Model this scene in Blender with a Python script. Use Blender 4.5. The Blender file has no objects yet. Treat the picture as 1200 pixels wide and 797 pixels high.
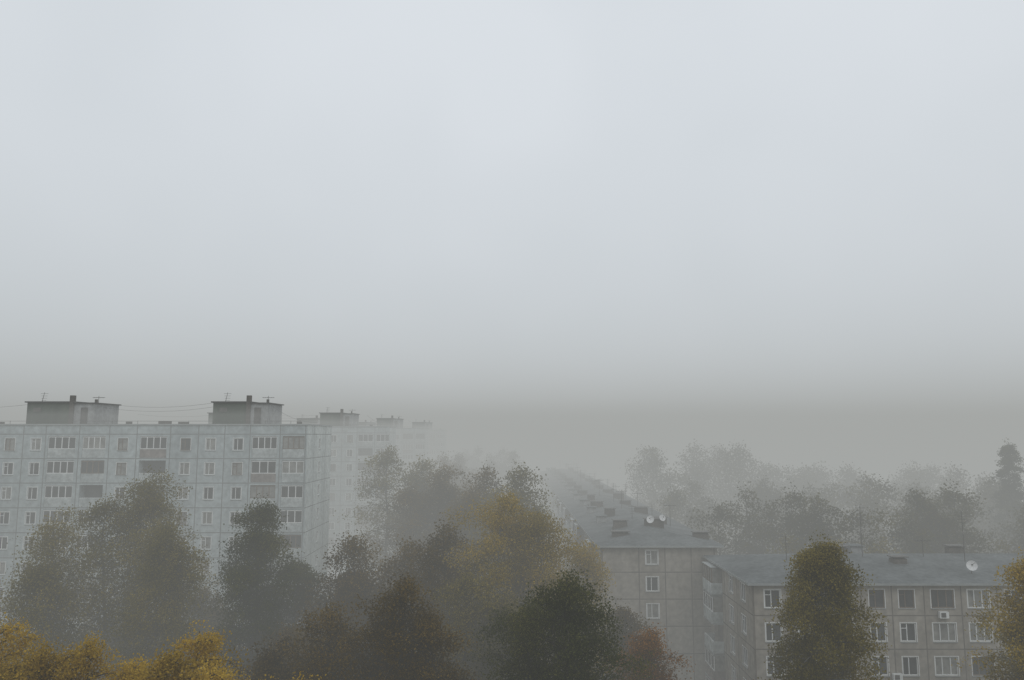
import bpy, math, random
import numpy as np
from mathutils import Vector

random.seed(7)
scene = bpy.context.scene
scene.view_settings.view_transform = 'Standard'
scene.view_settings.look = 'None'
scene.view_settings.exposure = 0

# ------------------------------------------------------------------ materials
def new_mat(name):
    m = bpy.data.materials.new(name); m.use_nodes = True
    nt = m.node_tree; nt.nodes.clear()
    out = nt.nodes.new('ShaderNodeOutputMaterial')
    return m, nt, out

def surf_mat(name, c1, c2, scale=0.5, rough=0.85, detail=6, fine=None, streak=False, bump=0.0, spec=0.3):
    m, nt, out = new_mat(name)
    N = nt.nodes; L = nt.links
    bs = N.new('ShaderNodeBsdfPrincipled'); bs.inputs['Roughness'].default_value = rough
    bs.inputs['Specular IOR Level'].default_value = spec
    tc = N.new('ShaderNodeTexCoord')
    mp = N.new('ShaderNodeMapping')
    if streak: mp.inputs['Scale'].default_value = (1, 1, 0.16)
    L.new(tc.outputs['Object'], mp.inputs['Vector'])
    no = N.new('ShaderNodeTexNoise'); no.inputs['Scale'].default_value = scale
    no.inputs['Detail'].default_value = detail; no.inputs['Roughness'].default_value = 0.62
    L.new(mp.outputs['Vector'], no.inputs['Vector'])
    r = N.new('ShaderNodeValToRGB')
    r.color_ramp.elements[0].position = 0.33; r.color_ramp.elements[0].color = (*c1, 1)
    r.color_ramp.elements[1].position = 0.67; r.color_ramp.elements[1].color = (*c2, 1)
    L.new(no.outputs['Fac'], r.inputs['Fac'])
    col = r.outputs['Color']
    if fine:
        n2 = N.new('ShaderNodeTexNoise'); n2.inputs['Scale'].default_value = fine
        n2.inputs['Detail'].default_value = 4
        L.new(tc.outputs['Object'], n2.inputs['Vector'])
        mr = N.new('ShaderNodeMapRange'); mr.inputs['From Min'].default_value = 0.3
        mr.inputs['From Max'].default_value = 0.7
        mr.inputs['To Min'].default_value = 0.72; mr.inputs['To Max'].default_value = 1.15
        L.new(n2.outputs['Fac'], mr.inputs['Value'])
        mx = N.new('ShaderNodeMix'); mx.data_type = 'RGBA'; mx.blend_type = 'MULTIPLY'
        mx.inputs['Factor'].default_value = 1
        L.new(col, mx.inputs['A']); L.new(mr.outputs['Result'], mx.inputs['B'])
        col = mx.outputs['Result']
        if bump:
            bp = N.new('ShaderNodeBump'); bp.inputs['Strength'].default_value = bump
            L.new(n2.outputs['Fac'], bp.inputs['Height']); L.new(bp.outputs['Normal'], bs.inputs['Normal'])
    L.new(col, bs.inputs['Base Color'])
    L.new(bs.outputs['BSDF'], out.inputs['Surface'])
    return m

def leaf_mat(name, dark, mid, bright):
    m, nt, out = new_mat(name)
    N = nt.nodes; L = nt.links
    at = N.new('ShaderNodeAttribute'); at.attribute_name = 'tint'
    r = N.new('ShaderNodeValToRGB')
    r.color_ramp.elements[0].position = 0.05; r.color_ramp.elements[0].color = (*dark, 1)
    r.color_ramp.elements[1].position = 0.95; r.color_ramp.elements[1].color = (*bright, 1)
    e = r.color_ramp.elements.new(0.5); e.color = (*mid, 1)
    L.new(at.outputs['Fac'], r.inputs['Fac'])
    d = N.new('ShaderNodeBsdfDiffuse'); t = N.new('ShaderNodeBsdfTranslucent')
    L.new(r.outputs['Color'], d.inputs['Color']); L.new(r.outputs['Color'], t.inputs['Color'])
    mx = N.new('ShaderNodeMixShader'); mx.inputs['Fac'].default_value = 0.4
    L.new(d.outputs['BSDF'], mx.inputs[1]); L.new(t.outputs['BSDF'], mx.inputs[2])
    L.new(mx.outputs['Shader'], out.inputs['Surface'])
    return m

def fog_mat(name, sigma, S):
    m, nt, out = new_mat(name)
    N = nt.nodes; L = nt.links
    a = N.new('ShaderNodeVolumeAbsorption'); a.inputs['Color'].default_value = (0, 0, 0, 1)
    a.inputs['Density'].default_value = sigma
    e = N.new('ShaderNodeEmission'); e.inputs['Color'].default_value = (*S, 1)
    e.inputs['Strength'].default_value = sigma  # volume glows by itself, standing in for daylight scattered in the fog
    ad = N.new('ShaderNodeAddShader')
    L.new(a.outputs[0], ad.inputs[0]); L.new(e.outputs[0], ad.inputs[1])
    L.new(ad.outputs[0], out.inputs['Volume'])
    return m

M = {}
M['panel_blue'] = surf_mat('panel_blue', (0.32, 0.37, 0.38), (0.48, 0.54, 0.55), 0.25, 0.9, fine=1.6, streak=True)
M['panel_pale'] = surf_mat('panel_pale', (0.48, 0.53, 0.52), (0.64, 0.69, 0.67), 0.3, 0.9, fine=2.0, streak=True)
M['panel_beige'] = surf_mat('panel_beige', (0.265, 0.240, 0.205), (0.39, 0.36, 0.315), 0.35, 0.92, fine=1.8, streak=True)
M['seam'] = surf_mat('seam', (0.12, 0.13, 0.13), (0.24, 0.25, 0.25), 0.6)
M['seam_brown'] = surf_mat('seam_brown', (0.09, 0.08, 0.07), (0.18, 0.16, 0.14), 0.6)
M['glass'] = surf_mat('window_glass', (0.015, 0.018, 0.02), (0.06, 0.065, 0.07), 0.9, 0.12, spec=0.5)
M['curtain'] = surf_mat('curtained_glass', (0.12, 0.12, 0.115), (0.30, 0.30, 0.28), 1.3, 0.3, spec=0.5)
M['frame'] = surf_mat('white_frame', (0.66, 0.68, 0.68), (0.80, 0.81, 0.80), 0.5, 0.5)
M['frame_old'] = surf_mat('brown_frame', (0.10, 0.07, 0.05), (0.2, 0.15, 0.11), 0.8, 0.7)
M['parapet_a'] = surf_mat('loggia_parapet', (0.34, 0.38, 0.38), (0.52, 0.56, 0.56), 0.5, 0.9, fine=2)
M['parapet_b'] = surf_mat('loggia_parapet_dark', (0.17, 0.15, 0.14), (0.30, 0.26, 0.24), 0.5, 0.9, fine=2)
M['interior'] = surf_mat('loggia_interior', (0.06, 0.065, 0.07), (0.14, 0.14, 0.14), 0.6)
M['roof'] = surf_mat('roof_slate', (0.075, 0.085, 0.088), (0.15, 0.163, 0.166), 0.35, 0.7, fine=3.0, bump=0.2, spec=0.2)
M['roof_flat'] = surf_mat('roof_bitumen', (0.04, 0.04, 0.04), (0.07, 0.07, 0.07), 0.5, 0.8, fine=2, spec=.2)
M['eave'] = surf_mat('eave_metal', (0.24, 0.26, 0.26), (0.36, 0.38, 0.38), 0.6, 0.5)
M['shed'] = surf_mat('machine_room_render', (0.028, 0.048, 0.034), (0.075, 0.10, 0.072), 0.5, 0.9, fine=2, streak=True)
M['shed_light'] = surf_mat('machine_room_light', (0.24, 0.25, 0.25), (0.38, 0.39, 0.39), 0.5, 0.9, fine=2, streak=True)
M['metal'] = surf_mat('dark_metal', (0.05, 0.05, 0.05), (0.12, 0.11, 0.10), 2, 0.5)
M['brick'] = surf_mat('chimney_brick', (0.06, 0.055, 0.05), (0.13, 0.115, 0.10), 1.2, 0.9, fine=6)
M['dish'] = surf_mat('dish_white', (0.6, 0.6, 0.6), (0.75, 0.75, 0.75), 1, 0.5)
M['grass'] = surf_mat('grass', (0.035, 0.045, 0.018), (0.10, 0.085, 0.035), 0.15, 1.0, fine=1.5)
M['asphalt'] = surf_mat('asphalt', (0.04, 0.04, 0.042), (0.065, 0.065, 0.068), 0.4, 0.55, fine=5)
M['kerb'] = surf_mat('kerb_concrete', (0.22, 0.22, 0.21), (0.34, 0.34, 0.33), 1, 0.9)
M['paint'] = surf_mat('road_paint', (0.55, 0.55, 0.54), (0.8, 0.8, 0.78), 2, 0.7)
M['bark'] = surf_mat('bark', (0.030, 0.026, 0.020), (0.07, 0.062, 0.05), 2.5, 1.0)
M['bark_birch'] = surf_mat('bark_birch', (0.05, 0.05, 0.045), (0.26, 0.25, 0.23), 1.8, 0.9)
M['car_white'] = surf_mat('car_white', (0.66, 0.67, 0.68), (0.72, 0.73, 0.74), 0.5, 0.3, spec=0.5)
M['car_grey'] = surf_mat('car_grey', (0.2, 0.22, 0.24), (0.25, 0.27, 0.29), 0.5, 0.3, spec=0.5)
M['rubber'] = surf_mat('rubber', (0.015, 0.015, 0.015), (0.03, 0.03, 0.03), 3, 0.9)
LEAF = {
 'olive':  leaf_mat('leaves_olive', (0.080, 0.070, 0.020), (0.19, 0.155, 0.038), (0.34, 0.26, 0.055)),
 'green':  leaf_mat('leaves_green', (0.034, 0.042, 0.017), (0.074, 0.080, 0.027), (0.155, 0.14, 0.04)),
 'yellow': leaf_mat('leaves_yellow', (0.18, 0.125, 0.020), (0.42, 0.28, 0.04), (0.64, 0.44, 0.075)),
 'gold':   leaf_mat('leaves_gold', (0.14, 0.110, 0.022), (0.33, 0.24, 0.042), (0.54, 0.37, 0.07)),
 'brown':  leaf_mat('leaves_brown', (0.055, 0.040, 0.015), (0.135, 0.094, 0.028), (0.25, 0.165, 0.042)),
 'rust':   leaf_mat('leaves_rust', (0.10, 0.052, 0.018), (0.25, 0.12, 0.032), (0.42, 0.21, 0.05)),
 'far':    leaf_mat('leaves_far', (0.035, 0.036, 0.014), (0.085, 0.075, 0.024), (0.17, 0.14, 0.038)),
}

# ------------------------------------------------------------------ mesh helpers
class Building:
    def __init__(s, name):
        s.e = bpy.data.objects.new(name, None); scene.collection.objects.link(s.e)
        s.parts = {}
    def part(s, p, mat):
        if p not in s.parts: s.parts[p] = ([], [], mat)
        return s.parts[p]
    def quad(s, p, mat, pts):
        V, F, _ = s.part(p, mat); n = len(V); V.extend(pts); F.append(tuple(range(n, n+len(pts))))
    def hexa(s, p, mat, c):
        V, F, _ = s.part(p, mat); n = len(V); V.extend(c)
        for f in ((0,3,2,1),(4,5,6,7),(0,1,5,4),(1,2,6,5),(2,3,7,6),(3,0,4,7)):
            F.append(tuple(n+i for i in f))
    def box(s, p, mat, x0, x1, y0, y1, z0, z1):
        s.hexa(p, mat, [(x0,y0,z0),(x1,y0,z0),(x1,y1,z0),(x0,y1,z0),(x0,y0,z1),(x1,y0,z1),(x1,y1,z1),(x0,y1,z1)])
    def cyl(s, p, mat, a, b, r0, r1=None, n=8):
        r1 = r0 if r1 is None else r1
        a = Vector(a); b = Vector(b); d = (b-a).normalized()
        u = d.orthogonal().normalized(); v = d.cross(u)
        V, F, _ = s.part(p, mat); k = len(V)
        for c, r in ((a, r0), (b, r1)):
            for i in range(n):
                t = 2*math.pi*i/n
                V.append(tuple(c + u*math.cos(t)*r + v*math.sin(t)*r))
        for i in range(n):
            F.append((k+i, k+(i+1)%n, k+n+(i+1)%n, k+n+i))
        F.append(tuple(k+i for i in range(n))); F.append(tuple(k+n+i for i in range(n)))
    def done(s, smooth=()):
        for p, (V, F, mat) in s.parts.items():
            me = bpy.data.meshes.new(p); me.from_pydata(V, [], F); me.update()
            me.materials.append(M[mat])
            o = bpy.data.objects.new(p, me); scene.collection.objects.link(o); o.parent = s.e
            if p in smooth:
                for f in me.polygons: f.use_smooth = True
        return s.e

class Facade:
    """wall plane with real openings. P0 base point, U along wall, N outward."""
    def __init__(s, b, P0, U, N, W, z0, z1, wall, wallmat):
        s.b=b; s.P0=P0; s.U=U; s.N=N; s.W=W; s.z0=z0; s.z1=z1; s.wall=wall; s.wm=wallmat; s.op=[]
    def P(s, u, z, d=0.0):
        return (s.P0[0]+s.U[0]*u+s.N[0]*d, s.P0[1]+s.U[1]*u+s.N[1]*d, z)
    def lbox(s, p, mat, u0, u1, z0, z1, d0, d1):
        P=s.P
        s.b.hexa(p, mat, [P(u0,z0,d0),P(u1,z0,d0),P(u1,z0,d1),P(u0,z0,d1),P(u0,z1,d0),P(u1,z1,d0),P(u1,z1,d1),P(u0,z1,d1)])
    def window(s, uc, zc, w=1.15, h=1.45, frame='frame', mull=1):
        u0,u1,z0,z1 = uc-w/2,uc+w/2,zc-h/2,zc+h/2
        s.op.append((u0,u1,z0,z1,0.16))
        f=0.075
        fp='window_frames' if frame=='frame' else 'old_window_frames'
        s.lbox(fp,frame,u0,u1,z0,z0+f,-.15,-.07); s.lbox(fp,frame,u0,u1,z1-f,z1,-.15,-.07)
        s.lbox(fp,frame,u0,u0+f,z0+f,z1-f,-.15,-.07); s.lbox(fp,frame,u1-f,u1,z0+f,z1-f,-.15,-.07)
        if mull==1: ms=[u0+w*0.42]
        elif mull==2: ms=[u0+w*0.32,u0+w*0.68]
        else: ms=[]
        for m in ms: s.lbox(fp,frame,m-.035,m+.035,z0+f,z1-f,-.148,-.075)
        if mull==1 and random.random()<.45:
            s.lbox(fp,frame,u0+f,ms[0]-.035,z1-.45,z1-.40,-.146,-.078)
        g = random.random()
        gp=('window_glass','glass') if g<.68 else ('curtained_windows','curtain')
        s.b.quad(gp[0],gp[1],[s.P(u0,z0,-.13),s.P(u1,z0,-.13),s.P(u1,z1,-.13),s.P(u0,z1,-.13)])
        s.lbox('window_sills','eave',u0-.05,u1+.05,z0-.05,z0-.005,-.02,.08)
        for (a0,a1,b0,b1) in ((u0-.07,u0-.003,z0,z1),(u1+.003,u1+.07,z0,z1),(u0-.07,u1+.07,z1+.003,z1+.06)):
            s.lbox('window_surrounds','frame',a0,a1,b0,b1,-.01,.012)
    def loggia(s, u0, u1, zf, h=2.45, proud=0.0, dark=0.2, glazed=.75):
        z0, z1 = zf, zf+h
        if proud<=0: s.op.append((u0,u1,z0,z1,1.2))
        else: s.op.append((u0+.25,u1-.25,z0+.1,z1,0.25))
        d = proud if proud>0 else -.05
        pm = ('loggia_parapets','parapet_a') if random.random()>dark else ('dark_parapets','parapet_b')
        s.lbox(pm[0],pm[1],u0+.02,u1-.02,z0+.02,z0+1.0,d-.1,d)
        if proud>0:
            s.lbox('balcony_slabs','eave',u0,u1,z0-.12,z0+.018,.003,d+.03)
            for (a,b_) in ((u0+.022,u0+.08),(u1-.08,u1-.022)):
                s.lbox(pm[0],pm[1],a,b_,z0+.022,z0+1.0,.003,d-.103)
        else:
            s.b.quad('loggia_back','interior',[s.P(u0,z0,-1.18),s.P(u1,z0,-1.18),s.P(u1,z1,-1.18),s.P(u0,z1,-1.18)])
        r=random.random()
        if r<glazed:
            fr = 'frame' if random.random()<.8 else 'frame_old'
            fp='loggia_frames' if fr=='frame' else 'old_loggia_frames'
            zt=z1-.05
            n=random.choice([3,4,4])
            s.lbox(fp,fr,u0+.02,u1-.02,z0+1.003,z0+1.09,d-.09,d-.01)
            s.lbox(fp,fr,u0+.02,u1-.02,zt-.1,zt,d-.09,d-.01)
            w=(u1-u0-.04)
            for i in range(n+1):
                c=u0+.02+w*i/n; a=max(u0+.02,c-.05); b_=min(u1-.02,c+.05)
                s.lbox(fp,fr,a,b_,z0+1.092,zt-.102,d-.088,d-.012)
            gp=('window_glass','glass') if random.random()<.6 else ('curtained_windows','curtain')
            s.b.quad(gp[0],gp[1],[s.P(u0+.03,z0+1.09,d-.06),s.P(u1-.03,z0+1.09,d-.06),s.P(u1-.03,zt-.1,d-.06),s.P(u0+.03,zt-.1,d-.06)])
            if proud>0:
                for a in (u0+.03,u1-.03):
                    s.b.quad('curtained_windows','curtain',[s.P(a,z0+1.0,.01),s.P(a,z0+1.0,d-.09),s.P(a,zt,d-.09),s.P(a,zt,.01)])
                s.lbox('balcony_roofs','eave',u0,u1,zt+.003,zt+.06,.003,d+.05)
        else:
            s.lbox('loggia_frames','frame',u0+.03,u1-.03,z0+1.003,z0+1.05,d-.08,d-.03)
    def build(s):
        us=sorted(set([0,s.W]+[o[0] for o in s.op]+[o[1] for o in s.op]))
        zs=sorted(set([s.z0,s.z1]+[o[2] for o in s.op]+[o[3] for o in s.op]))
        for i in range(len(us)-1):
            uc=(us[i]+us[i+1])/2
            cand=[o for o in s.op if o[0]<uc<o[1]]
            start=None
            for j in range(len(zs)-1):
                zc=(zs[j]+zs[j+1])/2
                hole=any(o[2]<zc<o[3] for o in cand)
                if not hole and start is None: start=zs[j]
                if hole and start is not None:
                    s.b.quad(s.wall,s.wm,[s.P(us[i],start),s.P(us[i+1],start),s.P(us[i+1],zs[j]),s.P(us[i],zs[j])]); start=None
            if start is not None:
                s.b.quad(s.wall,s.wm,[s.P(us[i],start),s.P(us[i+1],start),s.P(us[i+1],s.z1),s.P(us[i],s.z1)])
        for (u0,u1,z0,z1,d) in s.op:
            for a,b_ in (((u0,z0),(u1,z0)),((u1,z0),(u1,z1)),((u1,z1),(u0,z1)),((u0,z1),(u0,z0))):
                s.b.quad(s.wall,s.wm,[s.P(a[0],a[1],0),s.P(b_[0],b_[1],0),s.P(b_[0],b_[1],-d),s.P(a[0],a[1],-d)])
    def hseams(s, zlist, p='panel_seams', mat='seam', w=.08, skip=True):
        for z in zlist:
            segs=[(0,s.W)]
            for o in s.op:
                if o[2]-.05<z<o[3]+.05:
                    n=[]
                    for a,b_ in segs:
                        if o[1]<=a or o[0]>=b_: n.append((a,b_))
                        else:
                            if o[0]-.1>a: n.append((a,o[0]-.1))
                            if o[1]+.1<b_: n.append((o[1]+.1,b_))
                    segs=n
            for a,b_ in segs: s.lbox(p,mat,a,b_,z-w/2,z+w/2,-.01,.005)
    def vseams(s, ulist, p='panel_seams', mat='seam', w=.08):
        for u in ulist: s.lbox(p,mat,u-w/2,u+w/2,s.z0,s.z1,-.01,.008)

def antenna(b, x, y, z, h, kind=0, lean=0.0):
    b.cyl('antenna_masts','metal',(x,y,z),(x+lean,y,z+h),.035,.025,6)
    if kind==0:
        for k in range(4):
            zz=z+h-.15-k*.28
            b.box('antenna_arms','metal',x+lean-.45+.06*k,x+lean+.45-.06*k,y-.015,y+.015,zz-.015,zz+.015)
    elif kind==1:
        b.box('antenna_arms','metal',x+lean-.7,x+lean+.7,y-.02,y+.02,z+h-.25,z+h-.21)
        for k in range(6):
            xx=x+lean-.65+k*.26
            b.box('antenna_arms','metal',xx-.012,xx+.012,y-.3,y+.3,z+h-.20,z+h-.18)

def dish(b, c, r, dirv):
    c=Vector(c); d=Vector(dirv).normalized(); u=d.orthogonal().normalized(); v=d.cross(u)
    V,F,_=b.part('satellite_dishes','dish'); n=16; rings=4; k=len(V)
    V.append(tuple(c-d*r*.28))
    for j in range(1,rings+1):
        rr=r*j/rings; off=-.28*r*(1-(j/rings)**2)
        for i in range(n):
            t=2*math.pi*i/n
            V.append(tuple(c+d*off+u*math.cos(t)*rr+v*math.sin(t)*rr))
    for i in range(n): F.append((k,k+1+i,k+1+(i+1)%n))
    for j in range(rings-1):
        for i in range(n):
            a=k+1+j*n; F.append((a+i,a+(i+1)%n,a+n+(i+1)%n,a+n+i))
    b.cyl('dish_mounts','metal',tuple(c-d*r*.28),(c.x,c.y+.15,c.z-r*1.6),.03,.03,6)
    b.cyl('dish_mounts','metal',tuple(c-u*r*.9),tuple(c+d*r*.7),.015,.015,5)
    b.box('dish_mounts','metal',c.x+d.x*r*.7-.05,c.x+d.x*r*.7+.05,c.y+d.y*r*.7-.05,c.y+d.y*r*.7+.05,c.z+d.z*r*.7-.05,c.z+d.z*r*.7+.05)

# ------------------------------------------------------------------ nine-storey blocks
def nine_storey(y0, xl, xr, roofz=28.2, z_off=0.0, mdx=0.0):
    b=Building('nine_storey_apartment_block')
    D=12.0; W=xr-xl
    f=Facade(b,(xl,y0),(1,0),(0,-1),W,0,roofz,'walls','panel_blue')
    log=[(-26.65,-24.1),(-30.2,-27.3),(-43.2,-40.1),(-49.9,-47.2),(-53.9,-50.7),(-66.5,-63.4),(-73,-70.3)]
    win=[-31.8,-35.0,-37.9,-45.2,-55.3,-58.3,-61.3,-68.2]
    for k in range(9):
        zc=3.6+2.8*k+z_off
        for c in win:
            if c-1>xl: 
                f.window(c-xl,zc,1.15,1.4,'frame' if random.random()<.85 else 'frame_old')
        for a,c in log:
            if a>xl: f.loggia(a-xl,c-xl,zc-1.55,2.5,dark=.12,glazed=.9)
    f.build()
    f.hseams([2.05+2.8*k+z_off-.08 for k in range(0,10)],w=.1)
    vs=[-24.0,-26.95,-30.45,-33.4,-36.45,-39.7,-43.6,-46.8,-50.3,-54.2,-56.8,-59.8,-63.0,-66.9,-69.7,-73.3]
    f.vseams([v-xl for v in vs if xl+.2<v<xr-.1],w=.1)
    g=Facade(b,(xr,y0),(0,1),(1,0),D,0,roofz,'end_wall','panel_pale')
    for k in range(9):
        zc=3.6+2.8*k+z_off
        g.window(D*0.5,zc,.9,1.3)
    g.build()
    g.hseams([2.05+2.8*k+z_off-.08 for k in range(0,10)],w=.09)
    g.vseams([3.2,8.8],w=.09)
    b.quad('walls','panel_blue',[(xl,y0+D,0),(xr,y0+D,0),(xr,y0+D,roofz),(xl,y0+D,roofz)])
    b.quad('walls','panel_blue',[(xl,y0,0),(xl,y0+D,0),(xl,y0+D,roofz),(xl,y0,roofz)])
    b.quad('roof','roof_flat',[(xl,y0,roofz-.25),(xr,y0,roofz-.25),(xr,y0+D,roofz-.25),(xl,y0+D,roofz-.25)])
    b.box('parapet','eave',xl-.1,xr+.1,y0-.12,y0+.25,roofz+.003,roofz+.16)
    b.box('parapet','eave',xr-.25,xr+.1,y0+.253,y0+D+.1,roofz+.003,roofz+.16)
    b.box('parapet','eave',xl-.1,xr-.253,y0+D-.25,y0+D+.1,roofz+.003,roofz+.16)
    b.box('parapet','eave',xl-.1,xl+.25,y0+.253,y0+D-.253,roofz+.003,roofz+.16)
    b.box('plinth','seam',xl+.05,xr-.05,y0-.06,y0-.003,0,.95)
    for (a,m,c) in ((-58.4,-52.8,-50.1),(-36.0,-31.6,-29.3),(-76.5,-73,-71)):
        a+=mdx; m+=mdx; c+=mdx
        if a<xl: continue
        z0=roofz-.2; z1=roofz+2.75
        b.box('machine_rooms','shed',a,m,y0+2.8,y0+8.5,z0,z1)
        b.box('machine_room_annexes','shed_light',m+.003,c,y0+2.5,y0+8.2,z0,z1-.12)
        b.box('machine_room_roofs','roof_flat',a-.2,m+.15,y0+2.55,y0+8.75,z1+.003,z1+.15)
        b.box('machine_room_roofs','roof_flat',m+.153,c+.2,y0+2.3,y0+8.4,z1-.117,z1)
        b.box('machine_room_doors','metal',c-1.6,c-.8,y0+2.44,y0+2.497,z0+.4,z1-.6)
        b.box('machine_room_vents','metal',a+.8,a+1.7,y0+2.74,y0+2.797,z1-1.1,z1-.6)
        b.box('vent_stacks','brick',m-.25,m+.25,y0+2.3,y0+2.78,z0,z1+.85)
        b.box('vent_stacks','brick',m+1.3,m+1.55,y0+5,y0+5.3,z1,z1+.5)
        antenna(b,a+1.0,y0+4,z1+.1,1.2,0,.25)
        antenna(b,c-.6,y0+4.4,z1-.1,1.0,1)
        b.box('roof_vents','brick',a-4.2,a-3.2,y0+3,y0+3.8,roofz-.2,roofz+.45)
        b.box('roof_vents','brick',a-7.5,a-6.2,y0+5,y0+5.8,roofz-.2,roofz+.6)
        b.box('roof_vents','brick',c+3.1,c+3.6,y0+4,y0+4.6,roofz-.2,roofz+.5)
    for x in np.arange(xl+1,xr-1,3.0):
        b.cyl('roof_rail','metal',(x,y0+.8,roofz-.2),(x,y0+.8,roofz+.55),.025,.025,5)
    b.cyl('roof_rail','metal',(xl+1,y0+.8,roofz+.5),(xr-1,y0+.8,roofz+.5),.02,.02,5)
    for (xa,xb,za,zb) in ((-50.1,-36,roofz+2.7,roofz+2.9),(-50.1,-36,roofz+2.2,roofz+2.4),(-29.4,xr,roofz+2.4,roofz+.4),(-76,-58.4,roofz+2.6,roofz+2.7)):
        pts=[(xa+(xb-xa)*t,y0+4.5,za+(zb-za)*t-1.1*4*t*(1-t)*.5) for t in np.linspace(0,1,9)]
        for p,q in zip(pts[:-1],pts[1:]): b.cyl('roof_cables','metal',p,q,.018,.018,4)
    b.done()

nine_storey(90,-78,-23.8,28.2)
nine_storey(152,-78,-24.6,28.7,.4,-2.5)
nine_storey(214,-70,-24.2,29.0,.6,-2)
nine_storey(276,-70,-24.2,29.0,.6)

# ------------------------------------------------------------------ five-storey blocks
def hip_roof(b, x0,x1,y0,y1,ze,rise,ov=.55):
    X0,X1,Y0,Y1=x0-ov,x1+ov,y0-ov,y1+ov
    lx,ly=X1-X0,Y1-Y0
    if lx<ly:
        h=lx/2; xc=(X0+X1)/2
        A=(xc,Y0+h*.9,ze+rise); B=(xc,Y1-h*.9,ze+rise)
        b.quad('roof','roof',[(X0,Y0,ze),(X1,Y0,ze),A])
        b.quad('roof','roof',[(X1,Y0,ze),(X1,Y1,ze),B,A])
        b.quad('roof','roof',[(X1,Y1,ze),(X0,Y1,ze),B])
        b.quad('roof','roof',[(X0,Y1,ze),(X0,Y0,ze),A,B])
    else:
        h=ly/2; yc=(Y0+Y1)/2
        A=(X0+h*.9,yc,ze+rise); B=(X1-h*.9,yc,ze+rise)
        b.quad('roof','roof',[(X0,Y0,ze),(X1,Y0,ze),B,A])
        b.quad('roof','roof',[(X1,Y0,ze),(X1,Y1,ze),B])
        b.quad('roof','roof',[(X1,Y1,ze),(X0,Y1,ze),A,B])
        b.quad('roof','roof',[(X0,Y1,ze),(X0,Y0,ze),A])
    e=.18
    b.box('eaves','eave',X0,X1,Y0-.02,Y0+.1,ze-e,ze-.003)
    b.box('eaves','eave',X0,X1,Y1-.1,Y1+.02,ze-e,ze-.003)
    b.box('eaves','eave',X0-.02,X0+.1,Y0+.103,Y1-.103,ze-e,ze-.003)
    b.box('eaves','eave',X1-.1,X1+.02,Y0+.103,Y1-.103,ze-e,ze-.003)
    b.quad('soffit','eave',[(X0+.1,Y0+.1,ze-.1),(X1-.1,Y0+.1,ze-.1),(X1-.1,Y1-.1,ze-.1),(X0+.1,Y1-.1,ze-.1)])

def rstack(b,x,y,z,w=1.2,d=.8,h=1.0):
    b.box('chimneys','brick',x-w/2,x+w/2,y-d/2,y+d/2,z-.6,z+h)
    b.box('chimney_caps','metal',x-w/2-.12,x+w/2+.12,y-d/2-.12,y+d/2+.12,z+h+.12,z+h+.2)
    for sx in (-1,1):
        b.box('chimney_caps','metal',x+sx*w*.4-.04,x+sx*w*.4+.04,y-.04,y+.04,z+h+.003,z+h+.118)

b=Building('five_storey_apartment_block')
x0,x1,y0,y1,ze=8.9,20.4,78.4,236,16.2
L=y1-y0
f=Facade(b,(x0,y0),(1,0),(0,-1),x1-x0,0,ze-.12,'walls','panel_beige')
for k in range(5):
    zc=15.0-2.58*k
    f.window(5.0,zc,1.2,1.4)
f.build(); f.hseams([15.0-2.58*k+1.15 for k in range(6)],mat='seam_brown',w=.1); f.vseams([.06,3.7,6.3,8.9,11.2],mat='seam_brown',w=.1)
g=Facade(b,(x0,y1),(0,-1),(-1,0),L,0,ze-.12,'walls','panel_beige')
u=L-2.2; i=0
while u>4:
    for k in range(5):
        zc=15.0-2.58*k
        if i%5 in (1,3): g.loggia(u-1.5,u+1.5,zc-1.5,2.4,proud=.95,dark=.4,glazed=.7)
        else: g.window(u,zc,1.3,1.4)
    u-=3.1 ; i+=1
g.build(); g.hseams([15.0-2.58*k+1.15 for k in range(6)],mat='seam_brown',w=.1)
h=Facade(b,(x1,y0),(0,1),(1,0),L,0,ze-.12,'walls','panel_beige')
u=3
while u<L-3:
    for k in range(5): h.window(u,15.0-2.58*k,1.3,1.4)
    u+=3.1
h.build()
b.quad('walls','panel_beige',[(x0,y1,0),(x1,y1,0),(x1,y1,ze-.12),(x0,y1,ze-.12)])
hip_roof(b,x0,x1,y0,y1,ze,1.15)
xc=(x0+x1)/2
rr=random.Random(3)
for i,y in enumerate(np.arange(88,232,11.5)):
    rstack(b,xc-2.6+.3*(i%2),y+rr.uniform(-1,1),ze+.75,rr.uniform(1.1,1.8),.8,rr.uniform(.45,.8))
    rstack(b,xc+2.6-.3*(i%3),y+3.5+rr.uniform(-1,1),ze+.75,rr.uniform(1.1,1.8),.8,rr.uniform(.45,.8))
    antenna(b,xc+.4*(i%3-1),y+5,ze+1.0,rr.uniform(1.6,3.2),i%2)
    antenna(b,xc+3.4,y+1.5,ze+.5,rr.uniform(1.5,2.8),(i+1)%2)
    yy=y+7
    b.box('roof_hatches','shed_light',xc-4.4,xc-3.3,yy-.6,yy+.6,ze+.1,ze+1.15)
    b.box('roof_hatch_lids','roof',xc-4.55,xc-3.15,yy-.75,yy+.75,ze+1.153,ze+1.23)
rstack(b,xc+5.0,82,ze+.35,1.5,.9,.35)
rstack(b,xc-3.4,81.6,ze+.45,1.7,.8,.35)
dish(b,(xc+.2,84.2,ze+1.9),.42,(-.5,-1,.45)); dish(b,(xc+1.6,84.7,ze+2.0),.36,(.3,-1,.45))
rstack(b,xc+.8,85.4,ze+1.0,2.0,.9,.7)
for yy in (83.5,96,110): b.cyl('drain_vents','metal',(xc-3.9,yy,ze+.1),(xc-3.9,yy,ze+1.2),.09,.09,8)
b.done()

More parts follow.
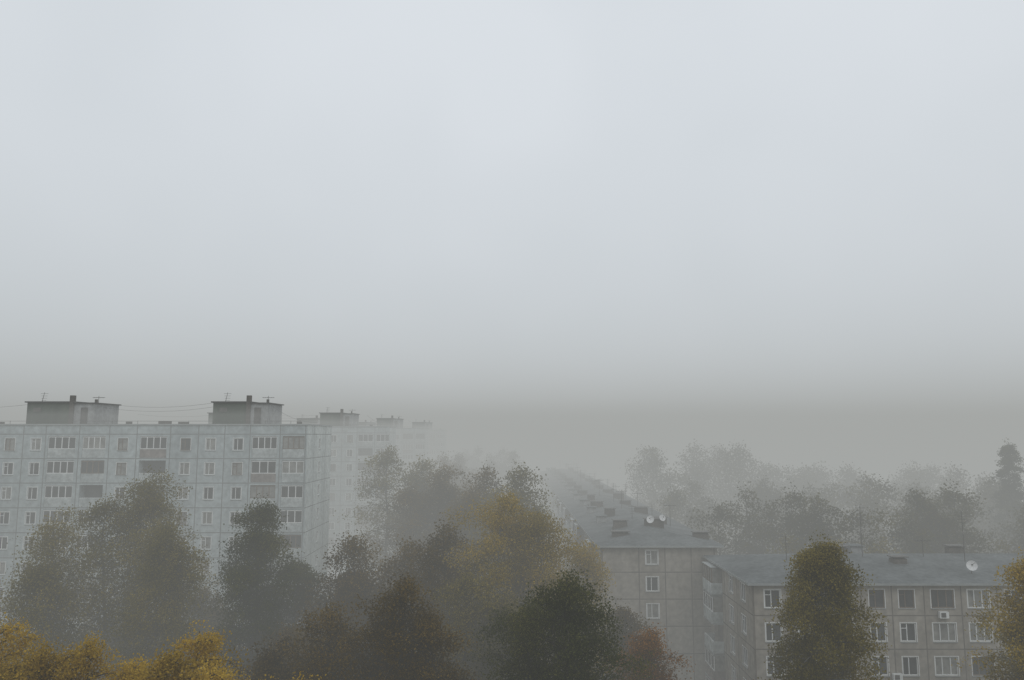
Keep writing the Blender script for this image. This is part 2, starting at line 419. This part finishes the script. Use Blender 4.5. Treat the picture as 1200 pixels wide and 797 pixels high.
b=Building('five_storey_apartment_block')
x0,x1,y0,y1,ze=19.4,52,64,77.7,15.25
W=x1-x0
f=Facade(b,(x0,y0),(1,0),(0,-1),W,0,ze-.12,'walls','panel_beige')
cols=[(1.6,1.3),(4.6,2.0),(7.4,1.3),(10.0,1.25),(12.4,1.25),(15.3,1.85),(18.2,1.75),(21,1.3),(23.6,1.3),(26.5,2),(29.5,1.3)]
for k in range(5):
    zc=13.95-2.6*k
    for c,w in cols: f.window(c,zc,w,1.45,'frame' if random.random()<.8 else 'frame_old',1 if w<1.6 else 2)
f.build(); f.hseams([13.95-2.6*k-1.3 for k in range(5)],mat='seam_brown',w=.09)
f.vseams([.06,3.1,6.2,8.75,11.2,13.8,16.8,19.7,22.4,25,28],mat='seam_brown',w=.09)
for (uu,zz) in ((15.2,12.75),(11.2,8.0)):
    f.lbox('air_conditioners','frame',uu-.36,uu+.36,zz-.25,zz+.25,.05,.34)
    f.lbox('air_conditioner_grilles','metal',uu-.27,uu+.12,zz-.18,zz+.18,.342,.35)
g=Facade(b,(x0,y1),(0,-1),(-1,0),y1-y0,0,ze-.12,'walls','panel_beige')
for k in range(5):
    zc=13.95-2.6*k
    g.loggia(1.3,4.6,zc-1.45,2.4,proud=1.0,dark=.3,glazed=.8)
    g.window(7.4,zc,1.3,1.45); g.window(11.0,zc,1.3,1.45)
g.build(); g.hseams([13.95-2.6*k-1.3 for k in range(5)],mat='seam_brown',w=.09); g.vseams([.06,5.3,9.2,13.6],mat='seam_brown',w=.09)
b.quad('walls','panel_beige',[(x0,y1,0),(x1,y1,0),(x1,y1,ze-.12),(x0,y1,ze-.12)])
b.quad('walls','panel_beige',[(x1,y0,0),(x1,y1,0),(x1,y1,ze-.12),(x1,y0,ze-.12)])
hip_roof(b,x0,x1,y0,y1,ze,1.25,ov=.5)
rstack(b,30.2,73,ze+.85,1.6,.8,.6); rstack(b,33.5,68.5,ze+.7,1.2,.8,.5); rstack(b,27,70.5,ze+1.0,1.4,.8,.6)
rstack(b,41,73,ze+.9,1.4,.8,.6)
b.box('roof_hatches','shed_light',31.6,32.7,73.4,74.6,ze+.4,ze+1.5)
b.box('roof_hatch_lids','roof',31.45,32.85,73.25,74.75,ze+1.503,ze+1.58)
antenna(b,31.1,70,ze+.9,4.6,0); antenna(b,39.3,68.5,ze+.9,4.3,0); antenna(b,36.5,70,ze+.9,1.8,1)
antenna(b,24,69,ze+.9,2.2,0)
dish(b,(38.2,65.6,ze+1.05),.42,(-.5,-1,.4))
b.done()

# ------------------------------------------------------------------ trees
def tubes(polys):
    VV=[];FF=[];k=0;n=5
    for pts,rad in polys:
        pts=np.asarray(pts,float);m=len(pts)
        t=np.gradient(pts,axis=0); t/=np.linalg.norm(t,axis=1)[:,None]+1e-9
        ref=np.array([0.31,0.2,1.0]) if abs(t[0][2])<.8 else np.array([1.0,.1,0])
        u=np.cross(t,ref); u/=np.linalg.norm(u,axis=1)[:,None]+1e-9
        v=np.cross(t,u)
        a=np.arange(n)*2*np.pi/n
        ring=pts[:,None,:]+np.asarray(rad)[:,None,None]*(u[:,None,:]*np.cos(a)[None,:,None]+v[:,None,:]*np.sin(a)[None,:,None])
        VV.append(ring.reshape(-1,3))
        for j in range(m-1):
            for i in range(n):
                FF.append((k+j*n+i,k+j*n+(i+1)%n,k+(j+1)*n+(i+1)%n,k+(j+1)*n+i))
        k+=m*n
    return np.concatenate(VV),np.array(FF,dtype=np.int64)

NL,LS=1.6,.80      # global leaf count / leaf size factors
def tree_arrays(seed,H,R,base=.18,shape='oval',nleaf=14000,leaf=.26,limbs=46,clump=.6,stems=1,tvar=.2):
    nleaf=int(nleaf*NL); leaf=leaf*LS
    rng=np.random.default_rng(seed)
    polys=[];cent=[];cw=[]
    for s in range(stems):
        ang=rng.uniform(0,6.28)+s*6.28/max(stems,1)
        off=np.zeros(3) if stems==1 else np.array([math.cos(ang),math.sin(ang),0])*R*.40
        Hs=H if s==0 else H*rng.uniform(.82,.95)
        Rs=R if stems==1 else R*.82
        nt=12; tt=np.linspace(0,1,nt)
        wob=np.cumsum(rng.normal(0,.14,(nt,2)),axis=0); wob-=wob[0]
        trunk=np.zeros((nt,3)); trunk[:,2]=tt*Hs*.94
        trunk[:,:2]=wob+off[:2]*np.minimum(1,tt*2.5)[:,None]
        polys.append((trunk,(.011*Hs)*(1-tt)**.9+.018))
        lobes=rng.uniform(0,6.28,3)
        for i in range(limbs):
            t=base+(1-base)*((i+rng.uniform(0,1))/limbs)**.92*.97
            x=(t-base)/(1-base)
            if shape=='oval': env=math.sin(math.pi*min(1,(x*.88+.12)))**.6
            elif shape=='cone': env=(1-x)**.6*min(1,.5+x*3)+.08
            elif shape=='dome': env=(max(0,1-x**2.8))**.55*min(1,.55+x*1.6)
            else: env=math.sin(math.pi*min(1,x*.85+.15))**.55
            env=max(env,.18)
            az=i*2.399+rng.normal(0,.4)
            lob=1+.2*math.sin(az*2+lobes[0]+x*5)+.15*math.sin(az*3+lobes[1]-x*9)
            L=Rs*env*rng.uniform(.72,1.15)*lob
            p0=np.array([np.interp(t,tt,trunk[:,0]),np.interp(t,tt,trunk[:,1]),t*Hs*.94])
            rise=rng.uniform(.35,.85)*(1.0 if shape!='cone' else .6)
            m=6; ss=np.linspace(0,1,m)
            d=np.array([math.cos(az),math.sin(az)])
            pts=np.zeros((m,3))
            pts[:,0]=p0[0]+d[0]*L*ss; pts[:,1]=p0[1]+d[1]*L*ss
            pts[:,2]=p0[2]+L*rise*ss-L*.5*ss**2.4
            over=pts[:,2].max()-H
            if over>0: pts[:,2]-=over*ss
            pts+=np.cumsum(rng.normal(0,.025*L,(m,3)),axis=0)*ss[:,None]
            r0=(.03+.011*L)*(1-t*.6)
            polys.append((pts,r0*(1-ss)**.9+.008))
            for q in np.linspace(.25,1,6):
                j=q*(m-1); a=int(min(m-2,j)); P=pts[a]+(pts[a+1]-pts[a])*(j-a)
                for _ in range(2):
                    dv=rng.normal(0,1,3); dv[2]=dv[2]*.5-.1; dv/=np.linalg.norm(dv)
                    l2=(.18+.25*rng.random())*max(L,1.2)*(1.15-q*.4)
                    P2=P+dv*l2; P2[2]-=.15*l2
                    if rng.random()<.3: polys.append((np.array([P,(P+P2)/2+rng.normal(0,.05,3),P2]),np.array([.018,.012,.006])))
                    cent.append(P2); cw.append(rng.uniform(.5,1.4))
                    cent.append((P+P2)/2); cw.append(rng.uniform(.4,.9))
        cent.append(trunk[-1]); cw.append(1.0); cent.append(trunk[-1]+[0,0,.2]); cw.append(.8)
    cent=np.array(cent); cw=np.array(cw)
    kill=rng.random(len(cw))<.16; cw[kill]=0.0
    ci=rng.choice(len(cw),nleaf,p=cw/cw.sum())
    ctint=rng.normal(0,tvar,len(cw))*.7
    ph=rng.uniform(0,6,3)
    ctint+=.18*np.sin(cent[:,0]*.8+ph[0])*np.sin(cent[:,2]*.6+ph[1])+.08*np.sin(cent[:,1]*1.0+ph[2])
    csz=(.45+.5*cw)*rng.uniform(.8,1.15,len(cw))*clump*.9
    g=rng.normal(0,1,(nleaf,3)); gn=np.linalg.norm(g,axis=1)[:,None]
    g=g/gn*np.minimum(gn,1.5)*np.where(gn>1.5,rng.uniform(.5,1,(nleaf,1)),1)
    P=cent[ci]+g*csz[ci][:,None]*np.array([1,1,.85])
    P[:,2]=np.maximum(P[:,2],.3)
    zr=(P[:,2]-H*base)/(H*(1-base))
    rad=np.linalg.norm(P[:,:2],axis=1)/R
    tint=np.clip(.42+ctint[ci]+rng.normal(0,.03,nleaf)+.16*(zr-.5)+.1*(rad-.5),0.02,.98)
    a=rng.normal(0,1,(nleaf,3)); a/=np.linalg.norm(a,axis=1)[:,None]
    c=rng.normal(0,1,(nleaf,3)); bq=np.cross(a,c); bq/=np.linalg.norm(bq,axis=1)[:,None]+1e-9
    s=leaf*rng.uniform(.55,1.25,nleaf)[:,None]*.5
    a=a*s; bq=bq*s*.8
    LV=np.stack([P-a,P-bq,P+a,P+bq],axis=1).reshape(-1,3)
    LF=np.arange(nleaf*4).reshape(-1,4)
    TV,TF=tubes(polys)
    return TV,TF,LV,LF,np.repeat(tint,4)

def make_mesh_obj(name,arrs,leafm,barkm,loc):
    V=[];F=[];T=[];MI=[];k=0
    for (TV,TF,LV,LF,t,o) in arrs:
        o=np.array(o,float)
        V.append(TV+o);F.append(TF+k);T.append(np.full(len(TV),.3));MI.append(np.ones(len(TF),int));k+=len(TV)
        V.append(LV+o);F.append(LF+k);T.append(t);MI.append(np.zeros(len(LF),int));k+=len(LV)
    V=np.concatenate(V);F=np.concatenate(F);T=np.concatenate(T);MI=np.concatenate(MI)
    me=bpy.data.meshes.new(name)
    me.vertices.add(len(V)); me.vertices.foreach_set('co',V.astype(np.float32).ravel())
    me.loops.add(F.size); me.loops.foreach_set('vertex_index',F.astype(np.int32).ravel())
    me.polygons.add(len(F)); me.polygons.foreach_set('loop_start',(np.arange(len(F))*4).astype(np.int32))
    me.materials.append(LEAF[leafm]); me.materials.append(M[barkm])
    me.polygons.foreach_set('material_index',MI.astype(np.int32))
    me.update(calc_edges=True)
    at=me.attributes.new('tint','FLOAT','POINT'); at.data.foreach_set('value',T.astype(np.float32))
    o=bpy.data.objects.new(name,me); o.location=loc; scene.collection.objects.link(o)
    return o

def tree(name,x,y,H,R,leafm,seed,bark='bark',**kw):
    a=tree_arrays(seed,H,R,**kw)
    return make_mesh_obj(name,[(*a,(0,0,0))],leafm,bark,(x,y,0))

# left, in front of nine-storey block
tree('birch_tree',-33.8,69,25.2,6.0,'olive',11,'bark_birch',nleaf=50000,leaf=.2,stems=3,shape='oval',base=.15,clump=.8)
tree('birch_tree',-40.0,66,21.0,5.2,'olive',12,'bark_birch',nleaf=36000,leaf=.2,stems=3,base=.15,clump=.8)
tree('birch_tree',-30.4,66,20.8,4.4,'olive',13,'bark_birch',nleaf=28000,leaf=.2,stems=2,clump=.75)
tree('lime_tree',-22.0,67,22.8,4.6,'green',14,nleaf=44000,leaf=.2,shape='oval',base=.1,stems=2,limbs=56,clump=.75)
tree('lime_tree',-19.6,70,16.8,4.2,'green',15,nleaf=20000,leaf=.22,shape='dome',base=.15,clump=.7)
tree('lime_tree',-27.8,76,13,4.2,'brown',16,nleaf=16000,leaf=.22,shape='dome',base=.15,stems=2)
# foreground yellow maples
ym=[(-25.8,38,18.8,4.0),(-22.8,36,19.2,3.8),(-20.3,37.5,18.7,3.4),(-18.2,35,18.9,3.6),(-16.0,37,18.7,3.4),(-13.8,34.5,18.9,3.2),(-11.4,35.5,18.3,3.2),(-20.6,33,17.9,3.0),(-16.0,32.5,17.8,3.0),(-9.8,34.5,17.4,2.6)]
for i,(x,y,H,R) in enumerate(ym):
    tree('maple_tree',x,y,H,R,'yellow',21+i,nleaf=24000,leaf=.14,shape='dome' if i%2 else 'oval',base=.4,clump=.5,stems=2,limbs=40)
# centre
tree('poplar_tree',-15.6,110,26.6,7.0,'olive',131,nleaf=24000,leaf=.32,shape='dome',base=.15,stems=3,clump=1.0)
tree('poplar_tree',-10.4,98,24.4,6.0,'brown',132,nleaf=24000,leaf=.3,stems=3,base=.15,clump=.95)
tree('lime_tree',-5.6,92,24.6,5.4,'brown',133,nleaf=24000,leaf=.28,stems=3,base=.15,clump=.9)
tree('lime_tree',-.8,88,25.0,5.4,'olive',134,nleaf=24000,leaf=.27,stems=3,base=.15,clump=.9)
tree('birch_tree',.8,65,23.5,6.0,'gold',135,'bark_birch',nleaf=62000,leaf=.19,stems=3,shape='dome',base=.2,clump=.85)
tree('birch_tree',4.6,69,18.2,3.8,'gold',136,'bark_birch',nleaf=24000,leaf=.2,base=.2,stems=2,clump=.8)
tree('oak_tree',2.4,50,19.6,5.4,'green',137,nleaf=64000,leaf=.175,stems=3,shape='dome',base=.15,tvar=.24,clump=.75)
tree('oak_tree',-5.6,54,18.6,4.8,'brown',138,nleaf=42000,leaf=.19,stems=3,shape='dome',base=.15,clump=.75)
tree('oak_tree',-2.0,59,17.4,4.4,'olive',139,nleaf=24000,leaf=.2,shape='dome',base=.15,stems=2,clump=.75)
tree('lime_tree',-12.0,70,19.4,5.6,'brown',140,nleaf=34000,leaf=.22,stems=3,shape='dome',base=.12,clump=.85)
tree('lime_tree',-7.4,66,20.8,5.2,'brown',147,nleaf=32000,leaf=.22,stems=3,shape='dome',base=.12,clump=.85)
tree('lime_tree',-10.4,55,16.4,5.0,'brown',145,nleaf=34000,leaf=.2,stems=3,shape='dome',base=.12,clump=.75)
tree('rowan_tree',9.8,57,14.2,3.8,'rust',141,nleaf=22000,leaf=.18,shape='dome',base=.12,stems=2)
tree('rowan_tree',8.0,66,13.6,3.4,'brown',142,nleaf=14000,leaf=.22,shape='dome',base=.15,stems=2)
tree('lime_tree',-14.8,55,13.6,4.6,'brown',143,nleaf=26000,leaf=.2,stems=3,shape='dome',base=.1,clump=.7)
tree('lime_tree',-18.2,63,13,4.0,'brown',144,nleaf=18000,leaf=.2,shape='dome',base=.1,stems=2)
# right
tree('birch_tree',19.9,52,21.2,5.2,'olive',151,'bark_birch',nleaf=64000,leaf=.175,shape='cone',base=.1,limbs=90,stems=1,clump=.7)
tree('birch_tree',33.0,50,20.4,4.0,'gold',152,'bark_birch',nleaf=34000,leaf=.18,shape='dome',base=.15,stems=2,clump=.7)
tree('birch_tree',37.0,54,19.0,4.2,'olive',153,'bark_birch',nleaf=18000,leaf=.22,shape='oval',base=.15,stems=2)
tree('spruce_tree',71.5,112,27.8,4.0,'green',154,nleaf=16000,leaf=.28,shape='cone',base=.06,limbs=90,clump=.45)

# distant masses: each ONE object
NL,LS=1.15,.80
def tree_mass(name,pts,leafm,seed,nleaf=3200,leaf=.55,clump=.95,stems=2):
    rng=random.Random(seed); arrs=[]
    for i,(x,y,H,R) in enumerate(pts):
        a=tree_arrays(seed*100+i,H,R,nleaf=nleaf,leaf=leaf,limbs=20,clump=clump,base=.12,stems=stems,shape=rng.choice(['oval','dome','dome','oval']))
        arrs.append((*a,(x,y,0)))
    make_mesh_obj(name,arrs,leafm,'bark',(0,0,0))
rg=random.Random(5)
pts=[(x+rg.uniform(-1.5,1.5),rg.uniform(86,100),rg.uniform(18.6,22.4),rg.uniform(4.2,6.2)) for x in np.arange(27,78,3.3)]
tree_mass('distant_trees',pts,'far',61,10000,.34,1.0)
pts=[(x+rg.uniform(-2,2),rg.uniform(112,132),rg.uniform(19.5,23),rg.uniform(5,7.5)) for x in np.arange(28,120,5.0)]
tree_mass('distant_trees',pts,'far',62,7000,.45,1.3)
pts=[(x+rg.uniform(-1,1),rg.uniform(140,172),(27.0 if x<52 else 23)-rg.uniform(0,2.0),rg.uniform(5.5,7.5)) for x in np.arange(28,95,4.2)]
tree_mass('distant_trees',pts,'far',63,6000,.5,1.6)
pts=[(-12+rg.uniform(-3,11),y,rg.uniform(20,25),rg.uniform(5,6.5)) for y in np.arange(122,260,9)]
tree_mass('distant_trees',pts,'brown',64,6000,.45,1.25)
pts=[(x+rg.uniform(-2,2),y,rg.uniform(12,17),rg.uniform(3.6,4.8)) for y in (84.5,) for x in np.arange(28,70,4)]
tree_mass('yard_trees',pts,'olive',65,4500,.34,.85)
pts=[(x+rg.uniform(-1,1),rg.uniform(78,86),rg.uniform(5,9),rg.uniform(2.4,3.4)) for x in np.arange(-74,-24,5.5)]
tree_mass('yard_trees',pts,'gold',66,3600,.3,.65)
pts=[(rg.uniform(-16,3),rg.uniform(64,100),rg.uniform(9,15),rg.uniform(3.6,5)) for _ in range(18)]
tree_mass('yard_trees',pts,'brown',67,5500,.3,.85)
pts=[(x+rg.uniform(-1,1),rg.uniform(46,59),rg.uniform(6,9.5),rg.uniform(2.6,3.6)) for x in np.arange(-34,44,4)]
tree_mass('shrubs',pts,'brown',68,4500,.24,.65)

# ------------------------------------------------------------------ ground, road
def sheet(name,x0,x1,y0,y1,z,mat):
    me=bpy.data.meshes.new(name); me.from_pydata([(x0,y0,z),(x1,y0,z),(x1,y1,z),(x0,y1,z)],[],[(0,1,2,3)])
    me.materials.append(M[mat]); o=bpy.data.objects.new(name,me); scene.collection.objects.link(o); return o
sheet('ground',-2500,2500,-2500,2500,0,'grass')
r=Building('road')
r.quad('road_surface','asphalt',[(-22.5,20,.004),(-16.8,20,.004),(-16.8,400,.004),(-22.5,400,.004)])
for (a,c) in ((-22.7,-22.55),(-16.75,-16.6)): r.box('kerb','kerb',a,c,20,400,0,.13)
for y in range(22,398,6): r.quad('road_markings','paint',[(-19.7,y,.008),(-19.58,y,.008),(-19.58,y+3,.008),(-19.7,y+3,.008)])
r.done()
r=Building('yard_road')
for y in (82,142):
    r.quad('yard_surface','asphalt',[(-80,y,.004),(-22.8,y,.004),(-22.8,y+4,.004),(-80,y+4,.004)])
    r.box('kerb','kerb',-80,-22.8,y-.15,y-.02,0,.13)
r.done()

def vehicle(name,x,y,rot,prof,w,mat,wheels,wins):
    b=Building(name)
    n=len(prof)
    def ww(z): return w/2-max(0,z-.95)*.16
    V,F,_=b.part('body',mat)
    for sgn in (-1,1):
        for (l,z) in prof: V.append((sgn*ww(z),l,z))
    for i in range(n): F.append((i,(i+1)%n,n+(i+1)%n,n+i))
    F.append(tuple(range(n))); F.append(tuple(range(n,2*n)))
    for quadw in wins['side']:
        for sgn in (-1,1):
            b.quad('side_windows','glass',[(sgn*(ww(z)+.006),l,z) for l,z in quadw])
    for (l0,z0,l1,z1) in wins['ends']:
        dl,dz=(l1-l0),(z1-z0); nn=math.hypot(dl,dz); ox,oz=dz/nn*.008,-dl/nn*.008
        if l0<0: ox,oz=-abs(ox),abs(oz)
        else: ox,oz=abs(ox),abs(oz)
        b.quad('windscreens','glass',[(-ww(z0)+.08,l0+ox,z0+oz),(ww(z0)-.08,l0+ox,z0+oz),(ww(z1)-.08,l1+ox,z1+oz),(-ww(z1)+.08,l1+ox,z1+oz)])
    for l in wheels:
        for sgn in (-1,1):
            b.cyl('wheels','rubber',(sgn*(w/2-.2),l,.32),(sgn*(w/2+.015),l,.32),.32,.32,16)
            b.cyl('hubs','eave',(sgn*(w/2+.016),l,.32),(sgn*(w/2+.03),l,.32),.17,.15,10)
    e=b.done(); e.location=(x,y,.004); e.rotation_euler=(0,0,rot)
car_prof=[(-2.1,.3),(-2.15,.6),(-2.05,.88),(-1.2,.98),(-.55,1.42),(.9,1.45),(1.55,1.02),(2.05,.98),(2.12,.6),(2.08,.3)]
car_w={'side':[[(-1.0,.99),(-.48,1.36),(.15,1.38),(.15,.99)],[(.22,.99),(.22,1.38),(.85,1.38),(1.35,1.02)]],'ends':[(-1.15,1.02,-.6,1.40),(1.5,1.06,.95,1.42)]}
van_prof=[(-2.6,.35),(-2.65,.9),(-2.45,1.15),(-1.75,1.35),(-1.1,2.15),(-.7,2.25),(2.5,2.25),(2.6,2.1),(2.65,.35)]
van_w={'side':[[(-1.6,1.3),(-1.05,1.95),(-.45,1.95),(-.45,1.3)]],'ends':[(-1.7,1.4,-1.15,2.08),(2.64,1.35,2.61,1.95)]}
vehicle('parked_van',-31.8,144,math.radians(88),van_prof,1.95,'car_white',[-1.7,1.7],van_w)
vehicle('parked_car',-28.0,83.6,math.radians(90),car_prof,1.75,'car_grey',[-1.3,1.3],car_w)
vehicle('parked_car',-17.9,108,0,car_prof,1.75,'car_white',[-1.3,1.3],car_w)
vehicle('parked_car',-17.9,118,0,car_prof,1.75,'car_grey',[-1.3,1.3],car_w)

# ------------------------------------------------------------------ fog banks (tops rise gently with distance)
S=(0.374,0.386,0.376)  # glow colour given to the fog in place of in-scattered light
def fog(name,x0,x1,y0,y1,z0,z1,z1b,sigma):
    me=bpy.data.meshes.new(name)
    v=[(x0,y0,z0),(x1,y0,z0),(x1,y1,z0),(x0,y1,z0),(x0,y0,z1),(x1,y0,z1),(x1,y1,z1b),(x0,y1,z1b)]
    me.from_pydata(v,[],[(0,3,2,1),(4,5,6,7),(0,1,5,4),(1,2,6,5),(2,3,7,6),(3,0,4,7)])
    me.materials.append(fog_mat(name,sigma,S))
    o=bpy.data.objects.new(name,me); scene.collection.objects.link(o)
fog('fog',-1800,1800,-1000,1800,-2,67,69,.0022)
fog('fog_bank',-1780,1780,50,1780,-1.8,29.4,34,.0080)
fog('fog_bank',-1760,1760,115,1760,-1.6,28.4,30,.004)

# ------------------------------------------------------------------ world, sun, camera
w=bpy.data.worlds.new('World'); scene.world=w; w.use_nodes=True
nt=w.node_tree; nt.nodes.clear(); N=nt.nodes; L_=nt.links
out=N.new('ShaderNodeOutputWorld'); bg=N.new('ShaderNodeBackground'); bg.inputs['Strength'].default_value=.1
sky=N.new('ShaderNodeTexSky'); sky.sky_type='NISHITA'; sky.sun_disc=False
el,az=48,160
sky.sun_elevation=math.radians(el); sky.sun_rotation=math.radians(az)
tc=N.new('ShaderNodeTexCoord'); no=N.new('ShaderNodeTexNoise'); no.inputs['Scale'].default_value=1.8; no.inputs['Detail'].default_value=3
L_.new(tc.outputs['Generated'],no.inputs['Vector'])
rp=N.new('ShaderNodeValToRGB')
rp.color_ramp.elements[0].position=.3; rp.color_ramp.elements[0].color=(6.8,7.3,7.75,1)
rp.color_ramp.elements[1].position=.7; rp.color_ramp.elements[1].color=(7.9,8.35,8.85,1)
L_.new(no.outputs['Fac'],rp.inputs['Fac'])
mx=N.new('ShaderNodeMix'); mx.data_type='RGBA'; mx.inputs['Factor'].default_value=.96
L_.new(sky.outputs['Color'],mx.inputs['A']); L_.new(rp.outputs['Color'],mx.inputs['B'])
L_.new(mx.outputs['Result'],bg.inputs['Color']); L_.new(bg.outputs['Background'],out.inputs['Surface'])

sl=bpy.data.lights.new('sun','SUN'); sl.energy=.6; sl.angle=math.radians(25); sl.color=(1,.98,.95)
so=bpy.data.objects.new('sun',sl); scene.collection.objects.link(so)
a=math.radians(az); e=math.radians(el)
dirv=Vector((math.sin(a)*math.cos(e),math.cos(a)*math.cos(e),math.sin(e)))
so.rotation_euler=dirv.to_track_quat('Z','Y').to_euler(); so.location=(0,0,80)

cd=bpy.data.cameras.new('camera'); cd.lens=27; cd.sensor_width=36; cd.clip_start=.1; cd.clip_end=6000
co=bpy.data.objects.new('camera',cd); scene.collection.objects.link(co)
co.location=(0,0,27); co.rotation_euler=(math.radians(90+7.1),0,0)
scene.camera=co
